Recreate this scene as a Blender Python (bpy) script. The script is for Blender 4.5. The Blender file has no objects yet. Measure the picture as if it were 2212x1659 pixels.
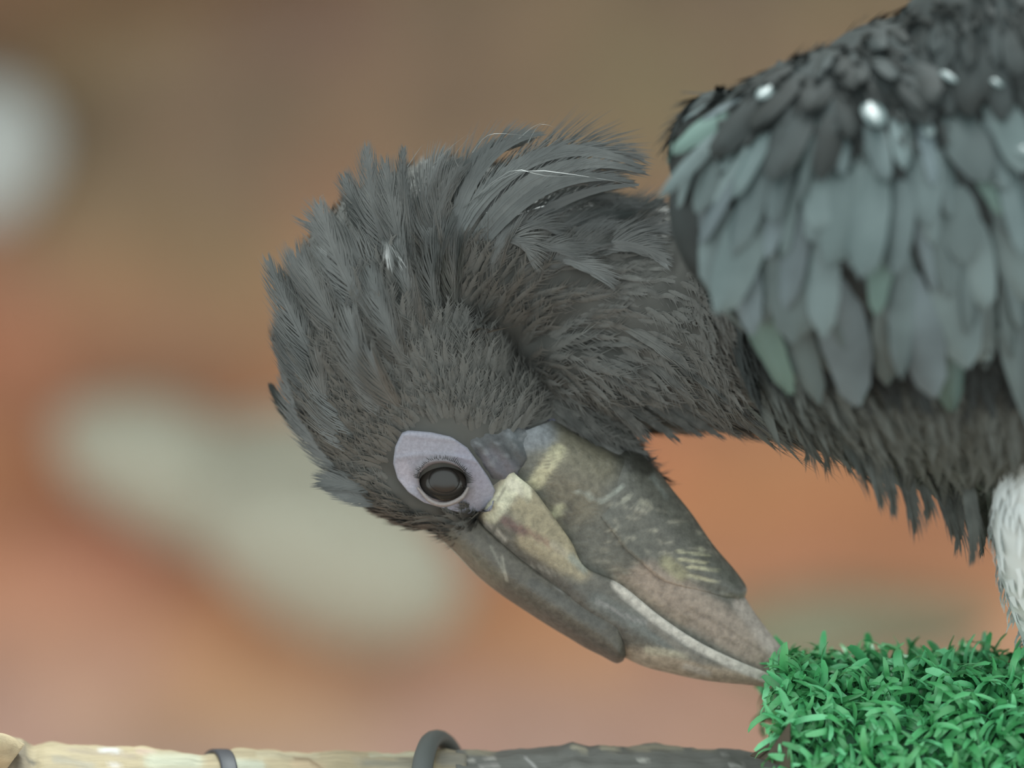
import bpy, math, random
import numpy as np
from mathutils import Vector, Matrix, noise
from mathutils.bvhtree import BVHTree
random.seed(7); rng = np.random.default_rng(7)
SC = bpy.context.scene
COL = SC.collection

# ------------------------------------------------------------------ camera, world, lights, exposure
S = 0.37 / 2212.0            # metres per photo pixel at the bird
D = 2.5                      # camera to bird
ZC = 1.30                    # eye height
cam = bpy.data.objects.new('camera', bpy.data.cameras.new('camera'))
COL.objects.link(cam); SC.camera = cam
cam.location = (0, 0, ZC); cam.rotation_euler = (math.pi/2, 0, 0)
cam.data.sensor_width = 36; cam.data.lens = 36*D/0.37
cam.data.clip_start = 0.05; cam.data.clip_end = 100
cam.data.dof.use_dof = True
cam.data.dof.focus_distance = D - 140*S
cam.data.dof.aperture_fstop = (cam.data.lens/1000)/0.092
W = bpy.data.worlds.new('daylight'); SC.world = W; W.use_nodes = True
W.node_tree.nodes['Background'].inputs[0].default_value = (0.90, 1.0, 1.0, 1)
W.node_tree.nodes['Background'].inputs[1].default_value = 1.50
def area(name, loc, target, size, power, color):
    l = bpy.data.lights.new(name, 'AREA'); l.size = size; l.energy = power; l.color = color
    o = bpy.data.objects.new(name, l); COL.objects.link(o); o.location = loc
    o.rotation_euler = (Vector(target)-Vector(loc)).to_track_quat('-Z', 'Y').to_euler()
    return o
area('skylight_overhead_offscreen', (0.25, D+0.45, ZC+3.0), (0.05, D, ZC), 1.35, 135, (0.92, 1.0, 0.98))
SC.view_settings.view_transform = 'Standard'; SC.view_settings.look = 'None'
SC.view_settings.exposure = 0.0; SC.view_settings.gamma = 1.0
SC.view_settings.use_curve_mapping = False

# ------------------------------------------------------------------ helpers
def P(a):
    """rows of (photo x, photo y, depth), all in photo pixels at the bird's scale -> metres"""
    a = np.atleast_2d(np.asarray(a, float))
    y = D + a[:, 2]*S; f = y/D
    return np.stack([(a[:, 0]-1106)*S*f, y, ZC-(a[:, 1]-829.5)*S*f], 1)
def PX(w):
    w = np.atleast_2d(np.asarray(w, float)); f = w[:, 1]/D
    return np.stack([w[:, 0]/(S*f)+1106, 829.5-(w[:, 2]-ZC)/(S*f), (w[:, 1]-D)/S], 1)
def lin(c):
    c = np.asarray(c, float)/255
    return np.where(c <= .04045, c/12.92, ((c+.055)/1.055)**2.4)
def mesh(name, v, f, mat=None, smooth=True, col=None):
    me = bpy.data.meshes.new(name)
    me.from_pydata([tuple(x) for x in v], [], [tuple(int(i) for i in x) for x in f])
    if smooth: me.polygons.foreach_set('use_smooth', [True]*len(me.polygons))
    if mat: me.materials.append(mat)
    if col is not None:
        at = me.color_attributes.new('pigment', 'FLOAT_COLOR', 'POINT')
        c = np.ones((len(v), 4)); c[:, :3] = col
        at.data.foreach_set('color', c.ravel())
    me.update()
    return me
def origin(o):
    return Vector(o['_org']) if o is not None and '_org' in o else Vector((0, 0, 0))
def put(name, v, f, mat=None, parent=None, smooth=True, col=None):
    """a mesh object whose vertices are given in world space"""
    org = origin(parent)
    v = np.asarray(v, float) - np.array(org)
    o = bpy.data.objects.new(name, mesh(name, v, f, mat, smooth, col)); COL.objects.link(o)
    if parent is not None:
        o.parent = parent; o['_org'] = tuple(org)
    return o
def thing(name, label, cat, loc, group=None):
    o = bpy.data.objects.new(name, None); COL.objects.link(o); o.location = loc
    o.empty_display_size = 0.02
    o['_org'] = tuple(loc); tag(o, label, cat, group)
    return o
def tag(o, label=None, cat=None, group=None, kind=None):
    if label: o['label'] = label
    if cat: o['category'] = cat
    if group: o['group'] = group
    if kind: o['kind'] = kind
    return o
def place(name, me, M, parent):
    """an object that shares the mesh me, at world matrix M"""
    o = bpy.data.objects.new(name, me); COL.objects.link(o); o.parent = parent
    o.matrix_basis = Matrix.Translation(-origin(parent)) @ M
    return o
def tube(path, n=20, close=True):
    """loft of elliptic rings; path rows: photo x, y, depth, radius in the picture plane, radius in depth"""
    path = np.asarray(path, float)
    v, f = [], []
    for i, p in enumerate(path):
        t = path[min(i+1, len(path)-1), :2]-path[max(i-1, 0), :2]
        t = t/np.linalg.norm(t); nrm = np.array([-t[1], t[0]])
        for k in range(n):
            a = 2*math.pi*k/n
            q = p[:2]+nrm*p[3]*math.cos(a)
            v.append((q[0], q[1], p[2]+p[4]*math.sin(a)))
    for i in range(len(path)-1):
        for k in range(n):
            a, b = i*n+k, i*n+(k+1) % n
            f.append((a, b, b+n, a+n))
    if close:
        f.append(tuple(range(n))[::-1]); f.append(tuple(range((len(path)-1)*n, len(path)*n)))
    return np.array(v), f
def resample(path, m):
    """smooth Catmull-Rom through the rows of path"""
    path = np.asarray(path, float); n = len(path); out = []
    for u in np.linspace(0, n-1, m):
        i = min(int(u), n-2); t = u-i
        p0, p1, p2, p3 = path[max(i-1, 0)], path[i], path[i+1], path[min(i+2, n-1)]
        out.append(.5*((2*p1)+(-p0+p2)*t+(2*p0-5*p1+4*p2-p3)*t*t+(-p0+3*p1-3*p2+p3)*t**3))
    return np.array(out)
def ellipsoid(c, r, rot=0, n=32):
    v, f = [], []
    m = n//2
    for i in range(m+1):
        th = math.pi*(i+.02)/(m+.04)
        for k in range(n):
            a = 2*math.pi*k/n
            x, y, d = r[0]*math.sin(th)*math.cos(a), r[1]*math.cos(th), r[2]*math.sin(th)*math.sin(a)
            cr, sr = math.cos(rot), math.sin(rot)
            v.append((c[0]+x*cr-y*sr, c[1]+x*sr+y*cr, c[2]+d))
    for i in range(m):
        for k in range(n):
            a, b = i*n+k, i*n+(k+1) % n
            f.append((a, b, b+n, a+n))
    f.append(tuple(range(n))[::-1]); f.append(tuple(range(m*n, (m+1)*n)))
    return np.array(v), f
def fuse(parts, voxel, smooth=6):
    """union of closed pieces (photo space) -> one continuous smooth skin; returns world verts, faces"""
    V, F, k = [], [], 0
    for v, f in parts:
        V.append(P(v)); F += [tuple(i+k for i in q) for q in f]; k += len(v)
    o = bpy.data.objects.new('tmp', mesh('tmp', np.concatenate(V), F)); COL.objects.link(o)
    m = o.modifiers.new('r', 'REMESH'); m.mode = 'VOXEL'; m.voxel_size = voxel*S
    m = o.modifiers.new('s', 'SMOOTH'); m.factor = .5; m.iterations = smooth
    me = o.evaluated_get(bpy.context.evaluated_depsgraph_get()).to_mesh()
    v = np.array([x.co for x in me.vertices]); f = [tuple(p.vertices) for p in me.polygons]
    bpy.data.objects.remove(o)
    return v, f
class Bag:
    def __init__(s): s.v, s.f, s.c, s.k = [], [], [], 0
    def add(s, v, f, c=None):
        v = np.asarray(v, float); s.v.append(v); s.f += [tuple(int(i)+s.k for i in q) for q in f]; s.k += len(v)
        if c is not None: s.c.append(np.broadcast_to(c, (len(v), 3)))
    def put(s, name, mat, parent=None, smooth=True):
        return put(name, np.concatenate(s.v), s.f, mat, parent, smooth, np.concatenate(s.c) if s.c else None)

# ------------------------------------------------------------------ materials
def material(name):
    m = bpy.data.materials.new(name); m.use_nodes = True
    nt = m.node_tree; return m, nt, nt.nodes['Principled BSDF']
def node(nt, kind, **kw):
    n = nt.nodes.new(kind)
    for k, v in kw.items():
        if k in n.inputs: n.inputs[k].default_value = v
        else: setattr(n, k, v)
    return n
def ramp(nt, fac, stops):
    r = nt.nodes.new('ShaderNodeValToRGB')
    while len(r.color_ramp.elements) < len(stops): r.color_ramp.elements.new(.5)
    for e, (p, c) in zip(r.color_ramp.elements, stops):
        e.position = p; e.color = (*c, 1)
    nt.links.new(fac, r.inputs[0]); return r.outputs[0]
def bump(nt, b, height, strength, dist):
    n = node(nt, 'ShaderNodeBump', Strength=strength, Distance=dist)
    nt.links.new(height, n.inputs['Height']); nt.links.new(n.outputs[0], b.inputs['Normal'])
def mix(nt, kind, a, b, fac):
    n = nt.nodes.new('ShaderNodeMix'); n.data_type = 'RGBA'; n.blend_type = kind
    if isinstance(fac, float): n.inputs[0].default_value = fac
    else: nt.links.new(fac, n.inputs[0])
    for i, x in ((6, a), (7, b)):
        if isinstance(x, tuple): n.inputs[i].default_value = (*x, 1)
        else: nt.links.new(x, n.inputs[i])
    return n.outputs[2]
def feather_mat(name, dark, light, rough=.45, scale=60, spec=.5, sheen=0.0):
    m, nt, b = material(name)
    geo = node(nt, 'ShaderNodeNewGeometry'); oi = node(nt, 'ShaderNodeObjectInfo')
    nz = node(nt, 'ShaderNodeTexNoise', Scale=scale, Detail=3.0)
    nt.links.new(geo.outputs['Position'], nz.inputs['Vector'])
    ad = node(nt, 'ShaderNodeMath', operation='MULTIPLY_ADD'); ad.inputs[1].default_value = .45
    nt.links.new(oi.outputs['Random'], ad.inputs[0])
    sb = node(nt, 'ShaderNodeMath', operation='SUBTRACT'); sb.inputs[1].default_value = .22
    nt.links.new(nz.outputs[0], sb.inputs[0]); nt.links.new(sb.outputs[0], ad.inputs[2])
    c = ramp(nt, ad.outputs[0], [(.3, dark), (.7, light)])
    nt.links.new(c, b.inputs['Base Color'])
    b.inputs['Roughness'].default_value = rough
    b.inputs['Specular IOR Level'].default_value = spec
    b.inputs['Sheen Weight'].default_value = sheen; b.inputs['Sheen Roughness'].default_value = .4
    return m
def pigment_mat(name, rough=.5, nscale=300, namt=.35, bstr=.3, bdist=.0006, stretch=(1, 1, 1), spec=.5):
    m, nt, b = material(name)
    at = node(nt, 'ShaderNodeAttribute', attribute_name='pigment')
    geo = node(nt, 'ShaderNodeNewGeometry'); mp = node(nt, 'ShaderNodeMapping')
    mp.inputs['Scale'].default_value = stretch
    nt.links.new(geo.outputs['Position'], mp.inputs[0])
    nz = node(nt, 'ShaderNodeTexNoise', Scale=nscale, Detail=5.0, Roughness=.65)
    nt.links.new(mp.outputs[0], nz.inputs['Vector'])
    g = ramp(nt, nz.outputs[0], [(.3, (1-namt,)*3), (.7, (1+namt*.0,)*3)])
    nt.links.new(mix(nt, 'MULTIPLY', at.outputs[0], g, 1.0), b.inputs['Base Color'])
    b.inputs['Roughness'].default_value = rough
    b.inputs['Specular IOR Level'].default_value = spec
    if bstr: bump(nt, b, nz.outputs[0], bstr, bdist)
    return m
M_HEAD = feather_mat('black_head_plumage', (.042, .044, .040), (.105, .105, .097), .55, 260, .35)
M_SKINBODY = feather_mat('black_down', (.046, .048, .044), (.090, .090, .083), .7, 60, .2)
M_CREST = feather_mat('grey_black_crest_plumage', (.050, .055, .052), (.112, .118, .113), .36, 70, .65)
M_PLUME = feather_mat('grey_teal_plume', (.050, .058, .056), (.110, .122, .118), .32, 70, .7)
M_WING = feather_mat('teal_black_wing_plumage', (.062, .088, .090), (.115, .158, .160), .46, 45, .5)
M_WINGB = feather_mat('blue_grey_wing_plumage', (.066, .088, .095), (.110, .147, .158), .46, 45, .5)
M_WINGG = feather_mat('green_black_wing_plumage', (.052, .092, .080), (.090, .150, .130), .46, 45, .5)
M_WING2 = feather_mat('dark_teal_wing_plumage', (.050, .068, .068), (.085, .115, .115), .48, 45, .4)
M_WING3 = feather_mat('pale_teal_wing_plumage', (.078, .112, .112), (.125, .168, .168), .45, 45, .5)
M_GLOSS = feather_mat('glossy_teal_plumage', (.075, .110, .110), (.120, .160, .160), .30, 45, .55)
M_BACK = feather_mat('dark_back_plumage', (.024, .027, .026), (.042, .050, .050), .6, 50, .12)
M_BELLY = feather_mat('dark_belly_plumage', (.050, .057, .052), (.092, .104, .096), .6, 150, .3)
M_WHITE = feather_mat('white_thigh_plumage', (.52, .58, .58), (.66, .71, .71), .7, 40, .2)
M_BILL = pigment_mat('horny_bill', .46, 380, .52, .6, .0007)
M_SKIN = pigment_mat('bare_lilac_skin', .55, 900, .30, .5, .0003)
M_WOOD = pigment_mat('weathered_wood', .75, 240, .35, .5, .0012, (.18, 1, 1))
M_TURF = pigment_mat('plastic_grass', .38, 200, .25, 0, .0, spec=.6)
M_EARTH = pigment_mat('red_earth', .9, 26, .22, .4, .02, spec=.1)
M_ROCK = pigment_mat('pale_stone', .8, 30, .12, .3, .01, spec=.2)
def plain(name, c, rough, spec=.5):
    m, nt, b = material(name)
    nz = node(nt, 'ShaderNodeTexNoise', Scale=400.0, Detail=3.0)
    c = np.array(c)
    nt.links.new(ramp(nt, nz.outputs[0], [(.3, tuple(c*.8)), (.7, tuple(np.minimum(c*1.2, 1)))]), b.inputs['Base Color'])
    b.inputs['Roughness'].default_value = rough; b.inputs['Specular IOR Level'].default_value = spec
    return m
M_EYE = plain('dark_eye', (.030, .026, .022), .22)
M_PUPIL = plain('pupil', (.022, .020, .018), .3)
M_STRAP = plain('dark_grey_rubber', (.045, .048, .058), .5)
M_CABLE = plain('grey_rubber_cable', (.085, .092, .088), .6)
M_BACKING = plain('dark_backing', (.07, .055, .035), .8)
M_LEG = plain('scaly_leg', (.06, .06, .06), .6)
M_LASH = plain('black_bristle', (.03, .03, .03), .5)
M_FLOOR = plain('floor_earth', (.35, .2, .12), .9)
M_POST = plain('post_wood', (.35, .27, .18), .8)

def paint(q, base, strokes):
    """pigment per vertex from strokes: (points, half width, colour, strength[, sharpness])"""
    c = np.tile(lin(base), (len(q), 1))
    for s in strokes:
        pts, w, colr, k = s[:4]; sh = s[4] if len(s) > 4 else 2.0
        pts = np.atleast_2d(np.asarray(pts, float)); d = np.full(len(q), 1e9)
        if len(pts) == 1: d = np.hypot(*(q[:, :2]-pts[0]).T)
        for a, b in zip(pts[:-1], pts[1:]):
            ab = b-a; t = np.clip(((q[:, :2]-a)@ab)/(ab@ab), 0, 1)
            d = np.minimum(d, np.hypot(*(q[:, :2]-a-t[:, None]*ab).T))
        m = (k*np.exp(-(d/w)**(2*sh)))[:, None]
        c = c*(1-m)+lin(colr)*m
    return c

# ------------------------------------------------------------------ the place: earth bank, floor, rocks
def bank():
    xs = np.linspace(-1.6, 1.6, 161); zs = np.linspace(-.0, ZC+1.0, 181)
    v = []
    for z in zs:
        h = z-ZC
        if h < .02: y = 1.28+.62*(h-.02)+(-.25*max(0, -.35-h))
        else: y = 1.28+.05*h
        for x in xs:
            oh = .235+.22*max(-.4, min(.5, x)); yy = y-(.95*(1-math.exp(-3.4*(h-oh))) if h > oh else 0)   # overhang added above to shade the upper bank, lower at the left
            n = noise.fractal(Vector((x*4, z*4, 3.1)), 1, 2, 4)
            v.append((x, D+yy+.035*n, z))
    v = np.array(v); f = []
    w = len(xs)
    for i in range(len(zs)-1):
        for k in range(w-1):
            a = i*w+k; f.append((a, a+1, a+w+1, a+w))
    q = PX(v)
    # soil colours: darker olive earth high up, terracotta bed, dusty pink-grey bed below; all with own noise
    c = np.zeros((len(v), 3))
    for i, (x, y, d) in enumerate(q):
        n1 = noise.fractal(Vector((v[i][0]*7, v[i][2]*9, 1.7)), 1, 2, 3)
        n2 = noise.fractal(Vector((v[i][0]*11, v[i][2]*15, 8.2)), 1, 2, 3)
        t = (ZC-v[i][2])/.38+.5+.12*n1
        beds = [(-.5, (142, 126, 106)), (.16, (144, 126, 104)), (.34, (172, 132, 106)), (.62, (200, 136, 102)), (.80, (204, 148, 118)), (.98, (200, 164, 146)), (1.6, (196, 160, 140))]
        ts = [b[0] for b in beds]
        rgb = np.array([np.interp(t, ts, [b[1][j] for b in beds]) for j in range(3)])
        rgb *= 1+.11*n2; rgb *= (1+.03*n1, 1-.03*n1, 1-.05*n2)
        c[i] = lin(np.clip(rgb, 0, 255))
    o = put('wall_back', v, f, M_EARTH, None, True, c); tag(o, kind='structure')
bank()
fl = put('floor', [(-1.6, -.3, 0), (1.6, -.3, 0), (1.6, D+.9, 0), (-1.6, D+.9, 0)], [(0, 1, 2, 3)], M_FLOOR); tag(fl, kind='structure')

def rock(name, blobs, rgb, label, cat, vox, back=0):
    v, f = fuse([ellipsoid(*b) for b in blobs], vox, 8)
    n = np.array([noise.fractal(Vector(p*14), 1, 2, 4) for p in v])
    v = v+np.stack([n*.004, -n*.006, n*.004], 1)
    c = np.array([lin(np.clip(np.array(rgb)*(1+.05*noise.noise(Vector(p*9))), 0, 255)) for p in v])
    o = put(name, v, f, M_ROCK, None, True, c); tag(o, label, cat)
    return o

# ------------------------------------------------------------------ the bird
BASE = P([(2260, 1395, 120)])[0]
bird = thing('hornbill', 'black hornbill bowing its head, heavy grey bill tip touching the green turf', 'bird', tuple(BASE))
neck = resample([(1100, 1045, 0, 130, 95), (1030, 985, 0, 172, 130), (930, 905, 0, 222, 165), (842, 800, 0, 222, 180), (830, 680, 0, 205, 185),
                 (920, 575, 40, 195, 185), (1090, 575, 110, 205, 190), (1290, 640, 150, 215, 205), (1480, 680, 90, 235, 240),
                 (1700, 640, -150, 320, 320), (1950, 590, -230, 450, 380), (2250, 500, -230, 560, 420), (2550, 330, -200, 560, 420), (2850, 120, -160, 420, 330), (3050, -40, -140, 200, 180)], 60)
core = [tube(neck, 28)]
# jaw and the shaded throat below the chin
core.append(tube(resample([(1130, 880, 60, 90, 90), (1230, 915, 60, 75, 80), (1310, 965, 45, 58, 62), (1375, 1010, 40, 28, 30)], 14), 18))
core.append(ellipsoid((868, 1045, 0), (165, 76, 120), math.radians(27)))
core.append(ellipsoid((985, 1110, 0), (60, 48, 80), math.radians(35)))
core.append(ellipsoid((1320, 800, 110), (260, 110, 180), math.radians(16)))
# far thigh / near thigh roots
core.append(ellipsoid((2230, 880, -60), (230, 260, 260)))
bv, bf = fuse(core, 9, 10)
body = put('body', bv, bf, M_SKINBODY, bird)
bvh = BVHTree.FromPolygons([Vector(x) for x in bv], [list(q) for q in bf])

FLOW = np.array([
 (1000, 1120, -.8, -.6), (850, 1080, -.85, -.5), (760, 1060, -.8, -.6), (700, 950, -.6, -.8), (640, 800, -.45, -.9), (650, 620, -.35, -.95), (750, 480, -.05, -1),
 (850, 420, .3, -1), (1000, 350, .8, -.5), (1200, 350, 1, 0), (1350, 400, .9, .3), (900, 850, -.5, -.85), (800, 900, -.55, -.8), (900, 650, -.1, -1), (1000, 520, .5, -.8),
 (1150, 480, .95, -.2), (1350, 520, 1, .1), (1080, 850, .2, -.8), (1200, 850, .8, .45), (1300, 850, .8, .55), (1330, 970, .8, .6), (1500, 900, .85, .45), (1400, 650, .9, .3),
 (1200, 650, .7, -.1), (1050, 700, .3, -.8), (1650, 880, .7, .6), (1800, 950, .3, .95), (2000, 1050, .1, 1), (2150, 900, 0, 1), (1900, 500, .1, 1), (1600, 300, -.2, 1),
 (1600, 180, .1, .6), (1750, 120, .3, .6), (1950, 30, .5, .5), (2200, 100, .2, .8), (2200, 500, .05, 1), (2500, 500, .3, .9)], float)
def flow(x, y):
    w = 1/((FLOW[:, 0]-x)**2+(FLOW[:, 1]-y)**2+400.)**1.6
    d = (FLOW[:, 2:]*w[:, None]).sum(0); return d/(np.linalg.norm(d)+1e-9)
def frame(p, n, extra=0):
    """tangent (along the plumage), side, normal at a surface point"""
    q = PX([p])[0]; d = flow(q[0], q[1]); a = extra
    d = (d[0]*math.cos(a)-d[1]*math.sin(a), d[0]*math.sin(a)+d[1]*math.cos(a))
    t = Vector((d[0], 0, -d[1])); t -= n*t.dot(n)
    if t.length < .05: t = n.orthogonal()
    t.normalize(); return t, n.cross(t).normalized(), n

def barbed(t_curve, side, width, nb=34, ang=32, bw=1.6, core_w=.35, fray=.25, nseg=10, sag=0., rachis=True):
    """one feather: shaft strip, inner vane and separate barbs. t_curve(u)->world point, side(u)->unit side vector, width in metres"""
    v, f = [], []
    us = np.linspace(0, 1, nseg+1)
    prof = lambda u: (math.sin(math.pi*min(1, (u*.92+.06))**.8))**.7
    # inner vane
    k0 = len(v)
    for u in us:
        c, s = t_curve(u), side(u); w = width*core_w*prof(u)
        v += [c-s*w, c, c+s*w]
    for i in range(nseg):
        a = k0+3*i; f += [(a, a+1, a+4, a+3), (a+1, a+2, a+5, a+4)]
    if rachis:
        k0 = len(v); nn = side(.5).cross((t_curve(.55)-t_curve(.45))).normalized()
        for u in us:
            c, s = t_curve(u), side(u); w = S*2.4*(1.05-u)
            v += [c-s*w+nn*S*1.5, c+s*w+nn*S*1.5]
        for i in range(nseg):
            a = k0+2*i; f.append((a, a+1, a+3, a+2))
    for sg in (-1, 1):
        for u in np.linspace(.06, .97, nb):
            c = t_curve(u); tg = (t_curve(min(1, u+.03))-t_curve(max(0, u-.03))).normalized(); s = side(u)*sg
            a = math.radians(ang*(1-.55*u)+random.uniform(-5, 5))
            L = width*prof(u)*(1/max(.35, math.sin(math.radians(ang))))*random.uniform(1-fray, 1+fray*.5)
            d = tg*math.cos(a)+s*math.sin(a); nn = d.cross(s*sg).normalized() if d.cross(s).length > 1e-6 else Vector((0, -1, 0))
            mid = c+d*L*.55+nn*L*random.uniform(-.02, .05); tip = c+(tg*math.cos(a*.75)+s*math.sin(a*.75))*L+nn*L*random.uniform(-.05, .05)+Vector((0, 0, -sag*L))
            wv = tg.cross(nn).normalized()*S*bw if tg.cross(nn).length > 1e-6 else s*S*bw
            wv = (d.cross(nn)).normalized()*S*bw*.5
            k = len(v); v += [c-wv, c+wv, mid+wv, mid-wv, tip]
            f += [(k, k+1, k+2, k+3), (k+3, k+2, k+4)]
    return np.array([tuple(x) for x in v]), f
def bezier_feather(name, p0, p1, p2, width, mat, parent, nb=34, ang=30, twist=0., **kw):
    """a plume along a quadratic curve; points are photo x, y, depth"""
    a, b, c = [Vector(x) for x in P([p0, p1, p2])]
    cur = lambda u: a*(1-u)**2+b*2*u*(1-u)+c*u*u
    tg = (c-a).normalized(); view = Vector((math.sin(twist), -math.cos(twist), 0))
    def side(u):
        t = (b-a)*(1-u)+(c-b)*u; t.normalize()
        s = t.cross(view); return s.normalized()
    v, f = barbed(cur, side, width*S, nb=nb, ang=ang, **kw)
    return put(name, v, f, mat, parent)
def surf_depth(x, y, dflt=-150.):
    """depth of the bird's near surface at a photo position"""
    o = Vector((0, 0, ZC)); t = Vector(P([(x, y, 0)])[0])-o
    h = bvh.ray_cast(o, t.normalized(), 10)
    return PX([h[0]])[0][2] if h[0] is not None else dflt

# --- short head, neck and body plumage: far too many to count, one part per region
def area_sample(v, f, n):
    tri = []
    for q in f:
        for i in range(1, len(q)-1): tri.append((q[0], q[i], q[i+1]))
    tri = np.array(tri); A, B, C = v[tri[:, 0]], v[tri[:, 1]], v[tri[:, 2]]
    N = np.cross(B-A, C-A); ar = np.linalg.norm(N, axis=1); ar_p = ar/ar.sum()
    idx = rng.choice(len(tri), n, p=ar_p); r1 = np.sqrt(rng.random(n))[:, None]; r2 = rng.random(n)[:, None]
    return A[idx]*(1-r1)+B[idx]*r1*(1-r2)+C[idx]*r1*r2, N[idx]/ar[idx][:, None]
pts, nor = area_sample(bv, bf, 17000)
fc = PX(bv); ff = [q for q in bf if all(fc[i][0] < 1200 and fc[i][1] > 800 for i in q)]
p2, n2 = area_sample(bv, ff, 5200)                                     # the face is densely feathered
pts, nor = np.concatenate([pts, p2]), np.concatenate([nor, n2])
qs = PX(pts)
bags = {'head': Bag(), 'back': Bag(), 'belly': Bag()}
def in_face(x, y):
    # bare skin around eye and gape, and the bill base, keep clear
    if ((x-957)/108)**2+((y-1022)/98)**2 < 1: return True
    if x > 1050 and y > 950 and x < 1260: return True
    return False
def short_feather(p, n, L, Wd, nb, lift, curl, tw, core=.3):
    t, s, n = frame(p, n, random.uniform(-.22, .22))
    s = (s*math.cos(tw)+n*math.sin(tw)).normalized()
    v, f = [], []
    base = p-n*S*3
    def cv(u): return base+t*L*u*math.cos(lift)+n*(L*(math.sin(lift)*u+curl*u*u))
    m = 3
    for i in range(m+1):
        u = i/m; w = Wd*(.25+.75*math.sin(math.pi*min(1, u*.85+.1)))*(.8 if u < .99 else .12)
        v += [cv(u)-s*w*core-n*w*.10, cv(u), cv(u)+s*w*core-n*w*.10]
    for i in range(m):
        a = 3*i; f += [(a, a+1, a+4, a+3), (a+1, a+2, a+5, a+4)]
    for i in range(nb):
        sg = random.choice((-1, 1)); u = random.uniform(.25, .95); c = cv(u)
        d = (t*.85+s*sg*random.uniform(.25, .75)+n*random.uniform(-.1, .12)).normalized()
        LL = Wd*random.uniform(.9, 1.7); wv = d.cross(n).normalized()*S*1.3
        k = len(v); v += [c-wv, c+wv, c+d*LL]; f.append((k, k+1, k+2))
    return [tuple(x) for x in v], f
for i in range(len(pts)):
    x, y, dep = qs[i]
    if x > 2700: continue
    if x > 1560 and dep > 150 and random.random() < .5: continue
    p, n = Vector(pts[i]), Vector(nor[i])
    if n.y < .25 and in_face(x, y): continue
    if x < 1560 and not (y > 900 and x > 1700):
        L, Wd, key = random.uniform(70, 115)*S, random.uniform(20, 30)*S, 'head'
        nb, core = 15, .36; lift, curl = random.uniform(.10, .26), random.uniform(-.10, .0)
        if y > 850 and x < 1100: L *= .6; Wd *= .62; lift *= 1.2; core = .5; nb = 10                   # tight forehead feathers
    else:
        low = y > 800 and dep < 200
        key = 'belly' if y > 760 else 'back'
        L, Wd = random.uniform(110, 170)*S, random.uniform(34, 48)*S
        lift, curl, nb = random.uniform(.03, .2), random.uniform(-.1, .1), 10; core = .4
        if random.random() < .4: continue
    v, f = short_feather(p, n, L, Wd, nb, lift, curl, random.uniform(-.25, .25), core)
    bags[key].add(v, f)
for key, nm, mt in (('head', 'head_and_neck_plumage', M_HEAD), ('back', 'back_plumage', M_BACK), ('belly', 'belly_plumage', M_BELLY)):
    tag(bags[key].put(nm, mt, bird), kind='stuff')

# --- crest: long loose plumes of nape and crown  (base, control, tip, half width)
CREST = [
 ((760, 905), (660, 760), (578, 562), 62), ((735, 860), (640, 730), (600, 590), 58), ((790, 960), (690, 850), (645, 690), 60), ((800, 820), (700, 680), (655, 560), 60),
 ((860, 760), (735, 620), (690, 440), 66), ((850, 660), (760, 520), (672, 480), 60), ((880, 620), (800, 500), (792, 316), 58), ((900, 640), (850, 500), (832, 352), 56), ((860, 600), (780, 470), (745, 385), 50),
 ((930, 610), (860, 480), (872, 318), 40), ((940, 600), (880, 450), (960, 335), 54), ((960, 620), (900, 470), (1000, 360), 60), ((980, 560), (930, 350), (1150, 296), 66), ((990, 600), (960, 400), (1180, 350), 64),
 ((1000, 560), (1090, 300), (1395, 372), 74), ((1020, 540), (1160, 250), (1392, 345), 66), ((1050, 560), (1130, 330), (1370, 400), 60), ((1040, 600), (1140, 390), (1330, 430), 60),
 ((1060, 610), (1150, 420), (1370, 395), 40), ((1080, 620), (1180, 440), (1300, 470), 56), ((1140, 600), (1250, 430), (1425, 470), 54), ((1180, 620), (1300, 470), (1440, 560), 58), ((1240, 600), (1330, 450), (1425, 440), 48),
 ((700, 900), (630, 800), (612, 690), 46), ((680, 960), (620, 900), (584, 830), 24), ((720, 990), (640, 930), (610, 780), 44), ((760, 1040), (680, 980), (640, 880), 40),
 ((830, 1060), (750, 1040), (694, 1040), 34), ((840, 1090), (770, 1080), (700, 1050), 26), ((780, 990), (690, 920), (690, 760), 52), ((860, 930), (770, 820), (760, 680), 56), ((900, 820), (830, 720), (800, 580), 54),
 ((930, 760), (860, 620), (850, 480), 54), ((1000, 660), (920, 560), (930, 440), 54), ((820, 720), (740, 620), (700, 540), 50), ((960, 700), (900, 600), (980, 470), 50), ((1060, 660), (1040, 520), (1150, 440), 50),
 ((1000, 720), (960, 620), (1000, 520), 46), ((880, 900), (820, 850), (800, 760), 44), ((740, 780), (650, 640), (640, 560), 52), ((1300, 560), (1370, 480), (1440, 500), 44), ((1120, 640), (1220, 520), (1330, 520), 48),
]
for i, (a, b, c, w) in enumerate(CREST):
    da = surf_depth(*a)+15; db = surf_depth(*b, da+30)-34; dc = surf_depth(*c, db+30)-22
    if i in (12, 14, 15, 16): db, dc = db+40, dc+30
    ww = w*1.02
    da, db, dc = da, db-14, dc-12
    bezier_feather('crest_feather', (*a, da), (*b, db), (*c, dc), ww, M_CREST, bird, nb=105, ang=random.uniform(24, 32), twist=random.uniform(-.5, .5), bw=1.7, core_w=.13, fray=.3, nseg=12)
PLUMES = [((965, 560), (1010, 300), (1165, 292), 50), ((980, 540), (1120, 235), (1388, 362), 56), ((1000, 560), (1150, 290), (1385, 372), 52), ((1020, 560), (1160, 340), (1360, 392), 50), ((960, 600), (1000, 360), (1240, 330), 50),
 ((1030, 590), (1180, 400), (1380, 400), 36), ((1000, 620), (1080, 430), (1270, 440), 44), ((900, 600), (880, 420), (990, 350), 44), ((940, 590), (930, 380), (1090, 300), 46), ((1100, 560), (1220, 440), (1410, 470), 40)]
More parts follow.
